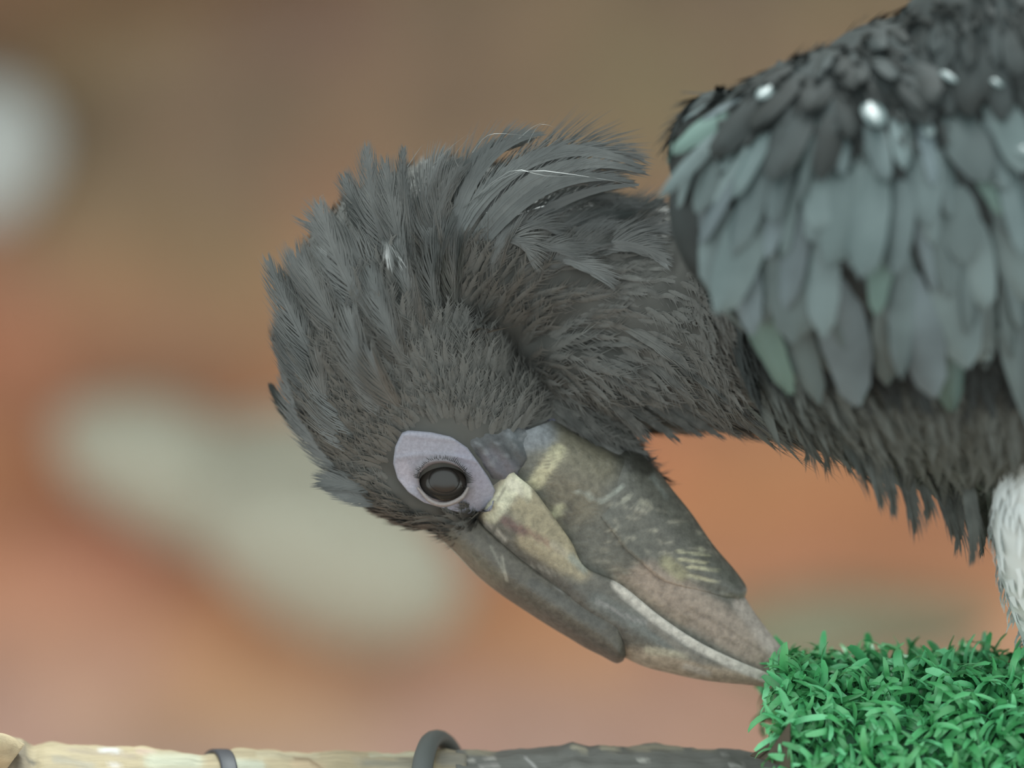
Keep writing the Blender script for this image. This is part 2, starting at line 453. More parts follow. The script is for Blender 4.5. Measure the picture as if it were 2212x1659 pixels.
for a, b, c, w in PLUMES:
    da = surf_depth(*a)+5; db = surf_depth(*b, -60)-48; dc = surf_depth(*c, -70)-40
    bezier_feather('nape_plume', (*a, da), (*b, db), (*c, dc), w*.75, M_PLUME, bird, nb=90, ang=12, twist=random.uniform(-.3, .3), bw=1.9, core_w=.4, fray=.35, nseg=14)
NECKF = [((1080, 520), (1120, 500), (1150, 560)), ((1110, 500), (1150, 470), (1200, 500)), ((1240, 500), (1300, 470), (1380, 520)), ((1290, 520), (1350, 490), (1420, 530)), ((1300, 460), (1360, 440), (1430, 500)), ((1330, 540), (1390, 520), (1440, 570)), ((1150, 540), (1200, 520), (1260, 560)), ((1200, 560), (1260, 560), (1320, 610)), ((830, 490), (840, 530), (850, 560)), ((1270, 440), (1330, 430), (1400, 470))]
for a, b, c in NECKF:
    da = surf_depth(*a)-6; db = surf_depth(*b, da)-40; dc = surf_depth(*c, db)-26
    bezier_feather('neck_feather', (*a, da), (*b, db), (*c, dc), random.uniform(26, 36), M_CREST, bird, nb=60, ang=26, twist=random.uniform(-.4, .4), bw=1.8, core_w=.3, fray=.35)
# throat feathers ending in the ragged lower edge, then belly feathers
THROAT = [((1200, 790), (1280, 850), (1355, 930), 30), ((1230, 800), (1330, 870), (1400, 940), 30), ((1260, 830), (1350, 900), (1392, 950), 22), ((1290, 820), (1380, 890), (1465, 950), 28), ((1330, 820), (1420, 880), (1515, 942), 26),
 ((1380, 830), (1470, 890), (1560, 945), 28), ((1430, 840), (1510, 890), (1595, 935), 24), ((1480, 850), (1580, 900), (1690, 952), 20), ((1520, 850), (1600, 890), (1660, 930), 26), ((1560, 860), (1650, 910), (1700, 950), 30),
 ((1300, 760), (1370, 800), (1450, 880), 30), ((1380, 770), (1450, 810), (1540, 880), 30), ((1240, 740), (1310, 790), (1400, 860), 30), ((1460, 780), (1540, 830), (1620, 890), 30), ((1180, 830), (1260, 890), (1310, 950), 28),
 ((1150, 850), (1240, 900), (1290, 960), 24), ((1340, 700), (1420, 740), (1500, 800), 30)]
for a, b, c, w in THROAT:
    da = surf_depth(*a)+10; db = surf_depth(*b, da)-22; dc = surf_depth(*c, db+20)-14
    bezier_feather('throat_feather', (*a, da), (*b, db), (*c, dc), w, M_HEAD, bird, nb=22, ang=18, twist=random.uniform(-.4, .4), bw=2.2, core_w=.42, fray=.4)
BELLY = [((1690, 880), (1760, 930), (1742, 985)), ((1730, 880), (1790, 940), (1785, 1000)), ((1780, 900), (1820, 960), (1835, 1010)), ((1820, 930), (1850, 990), (1868, 1030)), ((1860, 950), (1900, 1030), (1900, 1080)), ((1900, 960), (1930, 1040), (1928, 1105)),
 ((1940, 980), (1970, 1060), (1976, 1145)), ((1980, 1000), (2010, 1080), (2000, 1100)), ((2010, 1010), (2050, 1100), (2055, 1150)), ((2040, 1020), (2080, 1120), (2068, 1175)), ((2080, 1010), (2110, 1110), (2100, 1210)), ((2110, 1010), (2130, 1100), (2120, 1195)), ((2130, 990), (2150, 1080), (2150, 1170)),
 ((1840, 880), (1890, 950), (1900, 1020)), ((1920, 900), (1960, 980), (1960, 1060)), ((2000, 920), (2040, 1010), (2040, 1090)), ((2060, 900), (2100, 1000), (2090, 1080)), ((2140, 900), (2160, 1000), (2165, 1090)), ((1770, 840), (1820, 900), (1840, 960)), ((1700, 820), (1760, 880), (1800, 930))]
for a, b, c in BELLY:
    da = surf_depth(*a)+10; db = surf_depth(*b, da)-20; dc = surf_depth(*c, db+30)+10
    bezier_feather('belly_feather', (*a, da), (*b, db), (*c, dc), random.uniform(26, 38), M_BELLY, bird, nb=24, ang=16, twist=random.uniform(-.5, .5), bw=2.6, core_w=.5, fray=.4)

# --- stray filament hairs
hb = Bag()
def hair(path, w, bag=hb):
    pts_ = resample(path, 10); Wp = P(pts_); v, f = [], []
    for i, p in enumerate(Wp):
        t = Wp[min(i+1, 9)]-Wp[max(i-1, 0)]; s = np.cross(t, (0, 1, 0)); s = s/np.linalg.norm(s)*S*w*(1.05-i/9)
        v += [p-s, p+s+np.array((0, .0002, 0))]
    for i in range(9): f.append((2*i, 2*i+1, 2*i+3, 2*i+2))
    bag.add(v, f)
for q in [[(752, 470), (742, 400), (738, 355)], [(760, 440), (725, 400), (716, 392)], [(872, 400), (868, 350), (878, 318)], [(880, 420), (866, 370), (872, 325)], [(900, 400), (960, 330), (1010, 290)], [(880, 360), (900, 330), (915, 310)],
          [(990, 360), (985, 330), (1040, 270)], [(1120, 300), (1150, 275), (1180, 262)], [(1140, 310), (1165, 270), (1200, 275)], [(1020, 330), (1060, 290), (1150, 295)],
          [(1010, 440), (1120, 370), (1290, 385), (1375, 402)], [(1050, 460), (1130, 420), (1240, 420)], [(1000, 450), (1100, 370), (1180, 380), (1290, 382)], [(1100, 470), (1200, 440), (1260, 460)],
          [(650, 640), (600, 600), (585, 560)], [(700, 470), (690, 430), (700, 420)], [(1230, 860), (1300, 900), (1350, 930)], [(1260, 800), (1330, 850), (1420, 900)], [(1300, 790), (1370, 840), (1450, 880)]]:
    hair([(x, y, surf_depth(x, y, -120)-40) for x, y in q], .85)
tag(hb.put('loose_filaments', M_CREST, bird), kind='stuff')

# --- near wing: bulging base with covert feathers laid in rows
wv, wf = fuse([ellipsoid((1960, 440, -480), (520, 360, 260), 0), ellipsoid((1565, 330, -400), (125, 140, 120), 0), ellipsoid((1935, 245, -440), (210, 205, 190), 0), ellipsoid((2310, 300, -430), (480, 430, 290), 0), ellipsoid((2350, 520, -430), (420, 380, 280), 0)], 12, 8)
wing = put('wing', wv, wf, M_BACK, bird)
wbvh = BVHTree.FromPolygons([Vector(x) for x in wv], [list(q) for q in wf])
def covert_mesh(name, L, Wd, cup, mat, m=8, split=0):
    v, f = [], []
    for i in range(m+1):
        u = i/m; w = Wd*(math.sin(math.pi*min(1, .12+.80*u**.85)))**.6*(1 if i < m else .35)
        for j in (-1, -.5, 0, .5, 1):
            jag = 0.03*random.uniform(-1, 1) if i == m or abs(j) == 1 else 0
            v.append((L*(u+jag), w*j*(1+jag), cup*.55*(1-j*j)*Wd-.10*L*u*u+.006*(j == 0)*L))
    for i in range(m):
        for j in range(4):
            a = i*5+j; f.append((a, a+1, a+6, a+5))
    return mesh(name, v, f, mat)
COV = [covert_mesh('covert_feather', 1.0, w, cu, m_) for w, cu, m_ in ((.27, .28, M_WING), (.20, .40, M_WING), (.30, .2, M_WING2), (.18, .33, M_WING), (.24, .3, M_WING3), (.16, .3, M_WING2), (.2, .3, M_WINGB), (.22, .3, M_WINGG))]
COVG = covert_mesh('covert_feather', 1.0, .30, .45, M_GLOSS)
COVB = [covert_mesh('shoulder_feather', 1.0, w, cu, M_BACK) for w, cu in ((.30, .3), (.26, .42))]
WFLOW = np.array([(1440, 420, .02, 1), (1500, 230, -.75, .65), (1560, 180, -.85, .5), (1470, 320, -.25, 1), (1600, 320, -.35, 1), (1700, 250, -.3, 1), (1800, 350, 0, 1), (1560, 600, .35, 1), (1700, 650, .22, 1), (1900, 650, .12, 1),
                  (2100, 600, .12, 1), (2100, 300, .25, 1), (1900, 130, .3, 1), (2200, 750, .2, 1), (2200, 200, .3, 1)], float)
def wflow(x, y):
    w = 1/((WFLOW[:, 0]-x)**2+(WFLOW[:, 1]-y)**2+900.)**1.5
    d = (WFLOW[:, 2:]*w[:, None]).sum(0); return d/np.linalg.norm(d)
def covert(x, y, L, me, name, lift, bv_=None, roll=0., parent=None, gain=1., face=None):
    o = Vector((0, 0, ZC)); t = (Vector(P([(x, y, 0)])[0])-o).normalized()
    h = (bv_ or wbvh).ray_cast(o, t, 10)
    if h[0] is None: return
    p, n = h[0], h[1]
    if n.y > 0: n = -n
    if n.y > -.33: return
    if face: n = Vector(face).normalized(); p = p+Vector((0, -1, 0))*S*14
    d = wflow(x, y); d = Vector((d[0], 0, -d[1])); a = random.uniform(-.16, .16)
    d = Matrix.Rotation(a, 3, 'Y') @ d
    d -= n*d.dot(n); d.normalize()
    X = (d*math.cos(lift)+n*math.sin(lift)).normalized(); Y = n.cross(X).normalized(); Z = X.cross(Y).normalized()
    if roll:
        R = Matrix.Rotation(roll, 3, X); Y, Z = R @ Y, R @ Z
    s = L*S; g = random.uniform(.9, 1.12)*gain
    M = Matrix(((X.x*s, Y.x*s*g, Z.x*s, p.x), (X.y*s, Y.y*s*g, Z.y*s, p.y), (X.z*s, Y.z*s*g, Z.z*s, p.z), (0, 0, 0, 1)))
    return place(name, me, M, parent or wing)
row, y, cnt = 0, 40, 0
while y < 715:
    big = float(np.interp(y, [40, 200, 400, 700], [80, 125, 180, 225])); x = 1450+(row % 2)*.27*big
    while x < 2580:
        L = big*random.choice((.7, .9, 1., 1.1, 1.35))*(1 if x > 1540 else .6)
        if x < 1515 and y < 270: x += 40; continue
        high = y+.12*(x-1960) < 215 and x > 1640
        if high: me, nm = COVB[random.randrange(2)], 'shoulder_feather'
        else: me, nm = COV[random.randrange(8)], 'covert_feather'
        if covert(x+random.uniform(-22, 22), y+random.uniform(-25, 25), L, me, nm, random.uniform(.05, .24)*(1 if x > 1560 else .4), roll=random.uniform(-.38, .38)*(1 if x > 1560 else .3), gain=random.uniform(.55, .95)): cnt += 1
        x += big*.36*random.uniform(.8, 1.2)
    y += big*.37; row += 1
for x, y, L in ((1665, 188, 50), (1878, 225, 75), (2185, 300, 70), (2035, 150, 50), (2075, 170, 40), (2140, 165, 40), (1560, 310, 50), (2000, 265, 45)):
    covert(x, y, L, COVG, 'covert_feather', .05, face=(.05, -.62, .76))
wb = Bag()
wp, wn = area_sample(wv, wf, 5200)
wq = PX(wp)
for i in range(len(wp)):
    x, y, dep = wq[i]
    if x > 2650 or y > 330+.0*x or wn[i][2] < .12: continue
    v, f = short_feather(Vector(wp[i]), Vector(wn[i]), random.uniform(38, 70)*S, random.uniform(14, 22)*S, 5, random.uniform(.12, .4), random.uniform(-.1, .1), random.uniform(-.3, .3), .5)
    wb.add(v, f)
tag(wb.put('shoulder_plumage', M_BACK, wing), kind='stuff')

# --- bill: three horn parts lofted between a ridge line and a cutting-edge line
def horn(name, ridge, edge, wpath, mat, colfun, m=110, k=30, inset=.74, depth0=0., edgepow=.62):
    A, B = resample(ridge, m), resample(edge, m); Wd = resample([(w,) for w in wpath], m)[:, 0]
    v, f = [], []
    us = np.linspace(-1, 1, k)
    for i in range(m):
        for u in us:
            s = abs(u)                       # 0 at the ridge, 1 at the cutting edge
            prof = (math.sin(math.pi*.5*min(1, s/.62))**edgepow)*(1-(1-inset)*max(0, (s-.62)/.38)**1.5)
            q = A[i]+(B[i]-A[i])*s**1.15
            v.append((q[0], q[1], depth0-math.copysign(1, -u)*Wd[i]*prof if u else depth0))
    for i in range(m-1):
        for j in range(k):
            a, b = i*k+j, i*k+(j+1) % k
            f.append((a, b, b+k, a+k))
    f.append(tuple(range(k))[::-1]); f.append(tuple(range((m-1)*k, m*k)))
    v = np.array(v)
    return v, f, colfun(v)
UP_EDGE = [(1061, 955), (1110, 1020), (1150, 1055), (1183, 1098), (1207, 1132), (1235, 1172), (1265, 1226), (1340, 1262), (1425, 1330), (1506, 1384), (1587, 1424), (1667, 1457), (1702, 1474)]
UP_RIDGE = [(1000, 1110), (1030, 1150), (1060, 1190), (1100, 1228), (1150, 1268), (1200, 1310), (1250, 1350), (1310, 1398), (1380, 1437), (1450, 1456), (1530, 1472), (1630, 1482), (1704, 1493)]
LO_EDGE = [(1052, 962), (1101, 1028), (1141, 1063), (1174, 1106), (1198, 1140), (1226, 1180), (1256, 1234), (1331, 1270), (1416, 1338), (1498, 1392), (1580, 1431), (1662, 1463), (1700, 1480)]
LO_RIDGE = [(1200, 905), (1262, 940), (1330, 975), (1378, 985), (1417, 1020), (1452, 1064), (1490, 1115), (1535, 1180), (1575, 1230), (1600, 1270), (1630, 1320), (1665, 1368), (1702, 1412)]
WIDTH = [98, 104, 106, 104, 100, 94, 88, 78, 68, 58, 46, 34, 22]
def up_col(q):
    return paint(q, (104, 102, 94), [
        ([(1170, 1060), (1330, 1330)], 60, (108, 106, 98), .6),
        ([(1110, 1060), (1160, 1120), (1225, 1195)], 40, (164, 154, 126), .95),
        ([(1140, 1165), (1215, 1215), (1250, 1232)], 26, (168, 156, 128), .8),
        ([(1125, 1140), (1170, 1165), (1220, 1195)], 7, (134, 104, 90), .7),
        ([(1085, 1120), (1130, 1150)], 10, (110, 82, 80), .7),
        ([(1120, 1030), (1080, 1090), (1062, 1110)], 21, (214, 212, 186), .95, 3),
        ([(1105, 1045), (1135, 1060)], 14, (220, 216, 194), .9, 3), ([(1130, 1035), (1142, 1075)], 8, (205, 202, 176), .8),
        ([(1092, 1050), (1075, 1080)], 3, (150, 146, 130), .8), ([(1120, 1075), (1105, 1090)], 4, (160, 152, 130), .8),
        ([(1195, 1175), (1250, 1218)], 9, (186, 180, 156), .7), ([(1235, 1205), (1262, 1230)], 9, (150, 156, 146), .8),
        ([(1000, 1180), (1180, 1280), (1320, 1362)], 54, (96, 94, 88), .95, 3),
        ([(1290, 1300), (1400, 1360), (1470, 1400)], 22, (112, 116, 112), .8),
        ([(1290, 1300), (1360, 1335), (1450, 1362)], 4, (150, 148, 145), .8),
        ([(1340, 1420), (1420, 1430), (1500, 1455), (1700, 1486)], 26, (172, 158, 140), .95, 3),
        ([(1400, 1405), (1480, 1415)], 9, (182, 176, 156), .9), ([(1480, 1440), (1530, 1455)], 8, (180, 172, 162), .8),
        ([(1340, 1262), (1420, 1332), (1506, 1388), (1587, 1428), (1670, 1462), (1705, 1478)], 19, (205, 200, 190), 1., 4),
        ([(1405, 1350), (1470, 1400), (1520, 1432)], 9, (128, 122, 112), .8),
        ([(1150, 1220), (1200, 1240)], 4, (150, 148, 138), .6), ([(1075, 1150), (1090, 1165)], 6, (180, 176, 165), .7), ([(1050, 1130), (1060, 1140)], 6, (186, 182, 172), .7)])
FLECK = [((random.uniform(1270, 1540)), random.uniform(1080, 1290)) for _ in range(60)]
def lo_col(q):
    return paint(q, (106, 106, 98), [
        ([(1225, 905), (1330, 965), (1395, 1000)], 32, (62, 62, 56), .95, 3),
        ([(1190, 960), (1290, 1010)], 44, (128, 122, 103), .8), ([(1210, 1040), (1260, 1080), (1210, 1100)], 46, (122, 116, 99), .8),
        ([(1110, 950), (1170, 940)], 34, (134, 140, 146), .85),
        ([(1205, 975), (1172, 1020), (1158, 1042)], 17, (196, 190, 158), .95, 3), ([(1196, 985), (1180, 1010)], 3, (130, 122, 104), .8), ([(1180, 985), (1166, 1005)], 3, (140, 132, 110), .8),
        ([(1200, 1108), (1212, 1098)], 12, (186, 184, 154), .9), ([(1228, 1090), (1226, 1125)], 11, (88, 86, 78), .8),
        ([(1250, 1060), (1300, 1085), (1345, 1050)], 5, (165, 170, 160), .7), ([(1345, 1082), (1360, 1072)], 6, (176, 176, 160), .8), ([(1385, 1084), (1398, 1088)], 7, (180, 178, 160), .8),
        ([(1410, 1030), (1440, 1075)], 6, (140, 146, 140), .6),
        ([(1330, 1240), (1460, 1310)], 20, (120, 112, 100), .7),
        ] + [([(x, y), (x+random.uniform(6, 22), y+random.uniform(0, 8))], random.uniform(2, 4.5), (158, 155, 140), random.uniform(.4, .8)) for x, y in FLECK] + [
        ([(1400, 1255), (1480, 1300), (1600, 1375), (1700, 1440)], 44, (165, 150, 136), .95, 3),
        ([(1340, 1250), (1420, 1310), (1480, 1345)], 12, (146, 132, 116), .8),
        ([(1612, 1300), (1660, 1365), (1705, 1420)], 30, (196, 184, 174), .9, 3),
        ([(1480, 1310), (1560, 1350), (1640, 1402)], 4, (138, 124, 110), .8), ([(1450, 1310), (1530, 1362), (1600, 1395)], 3, (140, 128, 114), .7),
        ([(1440, 1215), (1470, 1240)], 16, (164, 160, 128), .8), ([(1510, 1185), (1518, 1187)], 5, (196, 194, 170), .8),
        ([(1460, 1190), (1530, 1200)], 3.5, (176, 174, 148), .9), ([(1470, 1208), (1525, 1216)], 4, (186, 182, 152), .9), ([(1490, 1224), (1550, 1232)], 4.5, (200, 196, 164), .9), ([(1490, 1243), (1550, 1258)], 4, (192, 188, 160), .9), ([(1555, 1280), (1590, 1288)], 3, (180, 178, 160), .8),
        ([(1540, 1225), (1600, 1262)], 14, (104, 106, 98), .6), ([(1545, 1270), (1600, 1282)], 15, (102, 103, 96), .9)])
# the lower mandible's dark sheath ends short; its pale tip is a little slimmer
v, f, c = horn('lower_mandible', LO_RIDGE, LO_EDGE, [x*1.0 for x in [88, 96, 98, 95, 90, 85, 78, 70, 60, 50, 40, 28, 14]], M_BILL, lo_col, m=140, k=44, inset=.80)
lo = put('lower_mandible', P(v), f, M_BILL, bird, True, c)
SH_RIDGE = [(1330, 975), (1376, 975), (1419, 1012), (1456, 1058), (1496, 1108), (1543, 1176), (1587, 1228), (1611, 1262), (1613, 1280), (1602, 1300)]
SH_EDGE = [(1285, 1085), (1300, 1120), (1325, 1150), (1350, 1185), (1385, 1215), (1425, 1250), (1475, 1268), (1530, 1280), (1565, 1290), (1585, 1300)]
v, f, c = horn('sheath', SH_RIDGE, SH_EDGE, [60, 84, 88, 84, 80, 72, 60, 50, 42, 20], M_BILL, lo_col, m=110, k=40, inset=1.06)
put('dark_sheath', P(v), f, M_BILL, lo, True, c)
v, f, c = horn('upper_mandible', UP_RIDGE, UP_EDGE, WIDTH, M_BILL, up_col, m=140, k=44, inset=.98)
up = put('upper_mandible', P(v), f, M_BILL, bird, True, c)
CQ_RIDGE = [(910, 1118), (944, 1158), (981, 1193), (1029, 1243), (1078, 1283), (1130, 1318), (1183, 1352), (1230, 1380), (1263, 1400), (1300, 1418), (1330, 1433), (1346, 1428)]
CQ_EDGE = [(985, 1060), (1012, 1098), (1045, 1140), (1085, 1175), (1125, 1210), (1180, 1250), (1240, 1290), (1290, 1325), (1330, 1350), (1340, 1372), (1348, 1395), (1352, 1415)]
def cq_col(q):
    return paint(q, (96, 92, 83), [([(960, 1170), (1060, 1250)], 26, (112, 108, 94), .8), ([(1085, 1205), (1095, 1255)], 3.5, (160, 156, 142), .7), ([(1060, 1180), (1090, 1240)], 3, (140, 138, 126), .6),
        ([(1280, 1300), (1350, 1350)], 10, (118, 120, 116), .6), ([(1150, 1260), (1300, 1350)], 12, (92, 92, 88), .6), ([(1180, 1330), (1330, 1420)], 14, (96, 90, 84), .6), ([(1200, 1270), (1330, 1330)], 3, (142, 142, 138), .5)])
v, f, c = horn('casque', CQ_RIDGE, CQ_EDGE, [60, 72, 80, 86, 89, 90, 88, 84, 80, 76, 66, 40], M_BILL, cq_col, m=110, k=40, inset=.86, edgepow=.7)
put('casque', P(v), f, M_BILL, up, True, c)

# --- bare lilac skin round the eye, eyeball, lids, bristles
EYE = np.array((957, 1040)); ERX, ERY, EROT = 51, 40, math.radians(6)
OUT = [(1072, 1060), (1062, 1104), (1010, 1112), (985, 1106), (950, 1096), (915, 1086), (882, 1064), (858, 1035), (848, 1000), (852, 965), (866, 934), (880, 928), (930, 932), (975, 942), (1010, 966), (1035, 1000), (1056, 1030)]
oc = np.array(OUT, float); oc_r = np.array([np.interp(np.linspace(0, len(oc), 97)[:-1], range(len(oc)+1), np.append(oc[:, j], oc[0, j])) for j in (0, 1)]).T
def eye_ring(a):  return EYE+np.array((ERX*math.cos(a)*math.cos(EROT)-ERY*math.sin(a)*math.sin(EROT), ERX*math.cos(a)*math.sin(EROT)+ERY*math.sin(a)*math.cos(EROT)))
def skin_lift(x, y, r):
    rim = math.exp(-((r-.06)/.09)**2)*10
    w = 4*math.exp(-((y-(983+.012*(x-930)**2*.12))/4)**2)+2.5*math.exp(-((y-(946+.1*(x-930)))/4)**2)
    return 14+rim+w
v, f, nr, na = [], [], 16, 96
eye_d = surf_depth(*EYE)
for i in range(nr+1):
    r = i/nr
    for k in range(na):
        o_ = oc_r[k]; a = math.atan2(o_[1]-EYE[1], o_[0]-EYE[0]); e = eye_ring(a-EROT*0)
        q = e+(o_-e)*r; d = surf_depth(q[0], q[1], eye_d)
        lift = skin_lift(q[0], q[1], r)
        if r == 1: lift = -6
        if r == 0: lift = 6
        v.append((q[0], q[1], d-lift))
for i in range(nr):
    for k in range(na):
        a, b = i*na+k, i*na+(k+1) % na; f.append((a, a+na, b+na, b))
v = np.array(v)
c = paint(v, (152, 152, 164), [([(1000, 980), (1040, 1040)], 20, (150, 148, 164), .6), ([(870, 1010), (880, 1040)], 16, (176, 172, 184), .6)])
rr = np.repeat(np.arange(nr+1)/nr, na)[:, None]
m_ = np.exp(-(rr/.22)**2)*.75; c = c*(1-m_)+lin((108, 100, 98))*m_
put('eye_skin', P(v), f, M_SKIN, bird, True, c)
v, f = ellipsoid((EYE[0], EYE[1], eye_d+14), (ERX+5, ERY+5, 40), EROT)
ball = put('eye', P(v), f, M_EYE, bird)
v, f = ellipsoid((EYE[0]+2, EYE[1]-2, eye_d-17), (34, 28, 10.5), EROT)
put('pupil', P(v), f, M_PUPIL, ball)
lb = Bag()
for k in range(46):
    a = math.pi*(1.02+.96*k/45); e = eye_ring(a); o2 = np.array((math.cos(a), math.sin(a)))
    L = random.uniform(10, 20)
    hair([(e[0], e[1], eye_d-22), (e[0]+o2[0]*L*.6, e[1]+o2[1]*L*.6, eye_d-44), (e[0]+o2[0]*L+random.uniform(-4, 4), e[1]+o2[1]*L, eye_d-48)], 1.5, lb)
tag(lb.put('eyelashes', M_LASH, bird), kind='stuff')
# lower eyelid fold
v, f = tube(resample([(902, 1052, eye_d-12, 3, 6), (930, 1082, eye_d-20, 5, 8), (962, 1090, eye_d-22, 5, 8), (996, 1076, eye_d-18, 5, 8), (1012, 1052, eye_d-12, 3, 6)], 24), 10)
put('eyelid', P(v), f, M_SKIN, bird, True, np.tile(lin((142, 134, 132)), (len(v), 1)))
# blue grey skin at the gape
GP = resample([(1000, 950), (1035, 930), (1090, 915), (1140, 902), (1178, 894), (1200, 904)], 34); GQ = resample([(1066, 1040), (1085, 1045), (1115, 1040), (1150, 1010), (1190, 960), (1214, 930)], 34)
v, f = [], []
for i in range(34):
    for j in range(18):
        t = j/17; q = GP[i]*(1-t)+GQ[i]*t; d = surf_depth(q[0], q[1], -70); e_ = min(1, 4*t, 6*(1-t), i/3, (33-i)/3)
        v.append((q[0], q[1], d-12*e_+5+3.5*noise.noise(Vector((q[0]*.07, q[1]*.07, 0)))-3*math.sin((q[0]-q[1]*.7)*.16)*e_))
for i in range(33):
    for j in range(17): a = i*18+j; f.append((a, a+1, a+19, a+18))
v = np.array(v)
c = paint(v, (80, 82, 84), [([(1182, 908), (1200, 930)], 20, (140, 140, 164), .85), ([(1060, 990), (1100, 1020)], 24, (112, 110, 120), .7), ([(1110, 950), (1160, 960)], 20, (104, 112, 116), .6)]
    + [([(x_, y_)], random.uniform(3, 7), (136, 140, 144), random.uniform(.3, .7)) for x_, y_ in [(random.uniform(1020, 1190), random.uniform(915, 1020)) for _ in range(50)]])
put('gape_skin', P(v), f, M_SKIN, bird, True, c)

# --- legs: white feathered thighs, dark toes on the turf
for sx, dep, dt in ((0, -30, -330), (260, 230, 120)):
    x0 = 2240+sx
    th = resample([(x0+90, 800, dt, 130, 130), (x0+30, 930, dt, 110, 110), (x0+4, 1060, dt+20, 100, 95), (x0, 1180, dt+60, 92, 84), (x0+10, 1300, (dt+dep)*.5, 70, 66), (x0+24, 1400, dep, 46, 44)], 24)
    v, f = tube(th, 26); wv_ = P(v)
    leg = put('thigh', wv_, f, M_WHITE, bird)
    fb = Bag()
    pp, nn_ = area_sample(wv_, f, 700)
    for p, n in zip(pp, nn_):
        p, n = Vector(p), Vector(n); t = Vector((random.uniform(-.2, .2), random.uniform(-.2, .2), -1)); t -= n*t.dot(n)*.9
        if t.length < .2: continue
        t.normalize(); s = n.cross(t).normalized(); L = random.uniform(30, 60)*S; w = random.uniform(5, 11)*S
        fb.add([tuple(p-s*w), tuple(p+s*w), tuple(p+t*L*.6+n*L*.16+s*w*.6), tuple(p+t*L*.6+n*L*.16-s*w*.6), tuple(p+t*L+n*L*.10)], [(0, 1, 2, 3), (3, 2, 4)])
    tag(fb.put('thigh_fluff', M_WHITE, leg), kind='stuff')
    v, f = tube(resample([(x0+20, 1370, dep, 34, 34), (x0+24, 1430, dep, 34, 36), (x0+22, 1475, dep, 36, 46)], 8), 16)
    put('foot', P(v), f, M_LEG, bird)
    for k, (tx, td) in enumerate(((-80, -60), (-60, 60), (-90, 0), (100, 10))):
        v, f = tube(resample([(x0+22, 1470, dep, 22, 26), (x0+22+tx*.5, 1470, dep+td*.5, 18, 22), (x0+22+tx, 1478, dep+td, 14, 18), (x0+22+tx*1.2, 1490, dep+td*1.15, 6, 7)], 14), 12)
        put('toe', P(v), f, M_LEG, bird)

# ------------------------------------------------------------------ the perch branch
AXY, AXD = 1775, 40
TOP = np.array([(-900, 1610), (-200, 1600), (-40, 1592), (20, 1591), (50, 1598), (72, 1612), (100, 1604), (200, 1610), (300, 1614), (360, 1624), (430, 1631), (480, 1624), (500, 1619), (640, 1622), (760, 1626), (930, 1622), (1080, 1624), (1200, 1620),
                (1240, 1610), (1275, 1617), (1310, 1611), (1360, 1616), (1420, 1611), (1500, 1618), (1560, 1619), (1620, 1627), (1800, 1630), (3600, 1630)], float)
bx = thing('perch_branch', 'weathered wooden perch branch, pale peeled wood turning to grey flaking bark', 'branch', tuple(P([(1100, AXY, AXD)])[0]))
def limb(x0, x1, mat, name, base, strokes, seed, extra=0., step=9):
    xs = np.arange(x0, x1+1, step); v, n = [], 72
    for x in xs:
        r0 = AXY-np.interp(x, TOP[:, 0], TOP[:, 1])+extra
        for k in range(n):
            a = 2*math.pi*k/n
            r = r0+8*noise.fractal(Vector((x*.010, 3*math.cos(a), 3*math.sin(a)+seed)), 1, 2, 4)+2.2*noise.noise(Vector((x*.05, 9*math.cos(a), 9*math.sin(a)+seed)))
            v.append((x, AXY-r*math.cos(a), AXD-r*math.sin(a)))
    f = []
    for i in range(len(xs)-1):
        for k in range(n):
            a, b = i*n+k, i*n+(k+1) % n; f.append((a, b, b+n, a+n))
    f.append(tuple(range(n))[::-1]); f.append(tuple(range((len(xs)-1)*n, len(xs)*n)))
    v = np.array(v)
    return put(name, P(v), f, mat, bx, True, paint(v, base, strokes)*.66)
limb(-900, 1010, M_WOOD, 'peeled_wood', (210, 192, 156), [
    ([(-300, 1640), (20, 1625), (40, 1670)], 34, (160, 146, 126), .85, 3), ([(-10, 1606), (4, 1606)], 14, (214, 200, 160), .9), ([(60, 1600), (30, 1680)], 9, (128, 116, 98), .7),
    ([(65, 1647), (75, 1647)], 6, (110, 104, 92), .9), ([(120, 1640), (200, 1655)], 8, (190, 184, 168), .6), ([(150, 1620), (290, 1632)], 6, (200, 182, 160), .6), ([(220, 1620), (255, 1621)], 6, (240, 238, 236), .9), ([(300, 1622), (330, 1623)], 5, (226, 196, 180), .7),
    ([(240, 1653), (255, 1653)], 6, (244, 236, 228), .8), ([(330, 1645), (420, 1645)], 20, (222, 224, 200), .8), ([(500, 1650), (560, 1655)], 14, (228, 232, 210), .8), ([(560, 1630), (680, 1632)], 8, (226, 212, 178), .7),
    ([(640, 1650), (690, 1660)], 14, (222, 196, 160), .9), ([(635, 1640), (668, 1640), (690, 1659)], 4, (176, 150, 116), .9), ([(770, 1640), (775, 1655)], 8, (206, 192, 164), .8), ([(790, 1648), (920, 1655)], 10, (168, 164, 148), .8), ([(860, 1640), (925, 1640)], 5, (160, 156, 140), .8),
    ([(800, 1632), (900, 1629)], 5, (226, 220, 190), .9), ([(960, 1640), (1010, 1640)], 20, (150, 148, 140), .8)], 2.2)
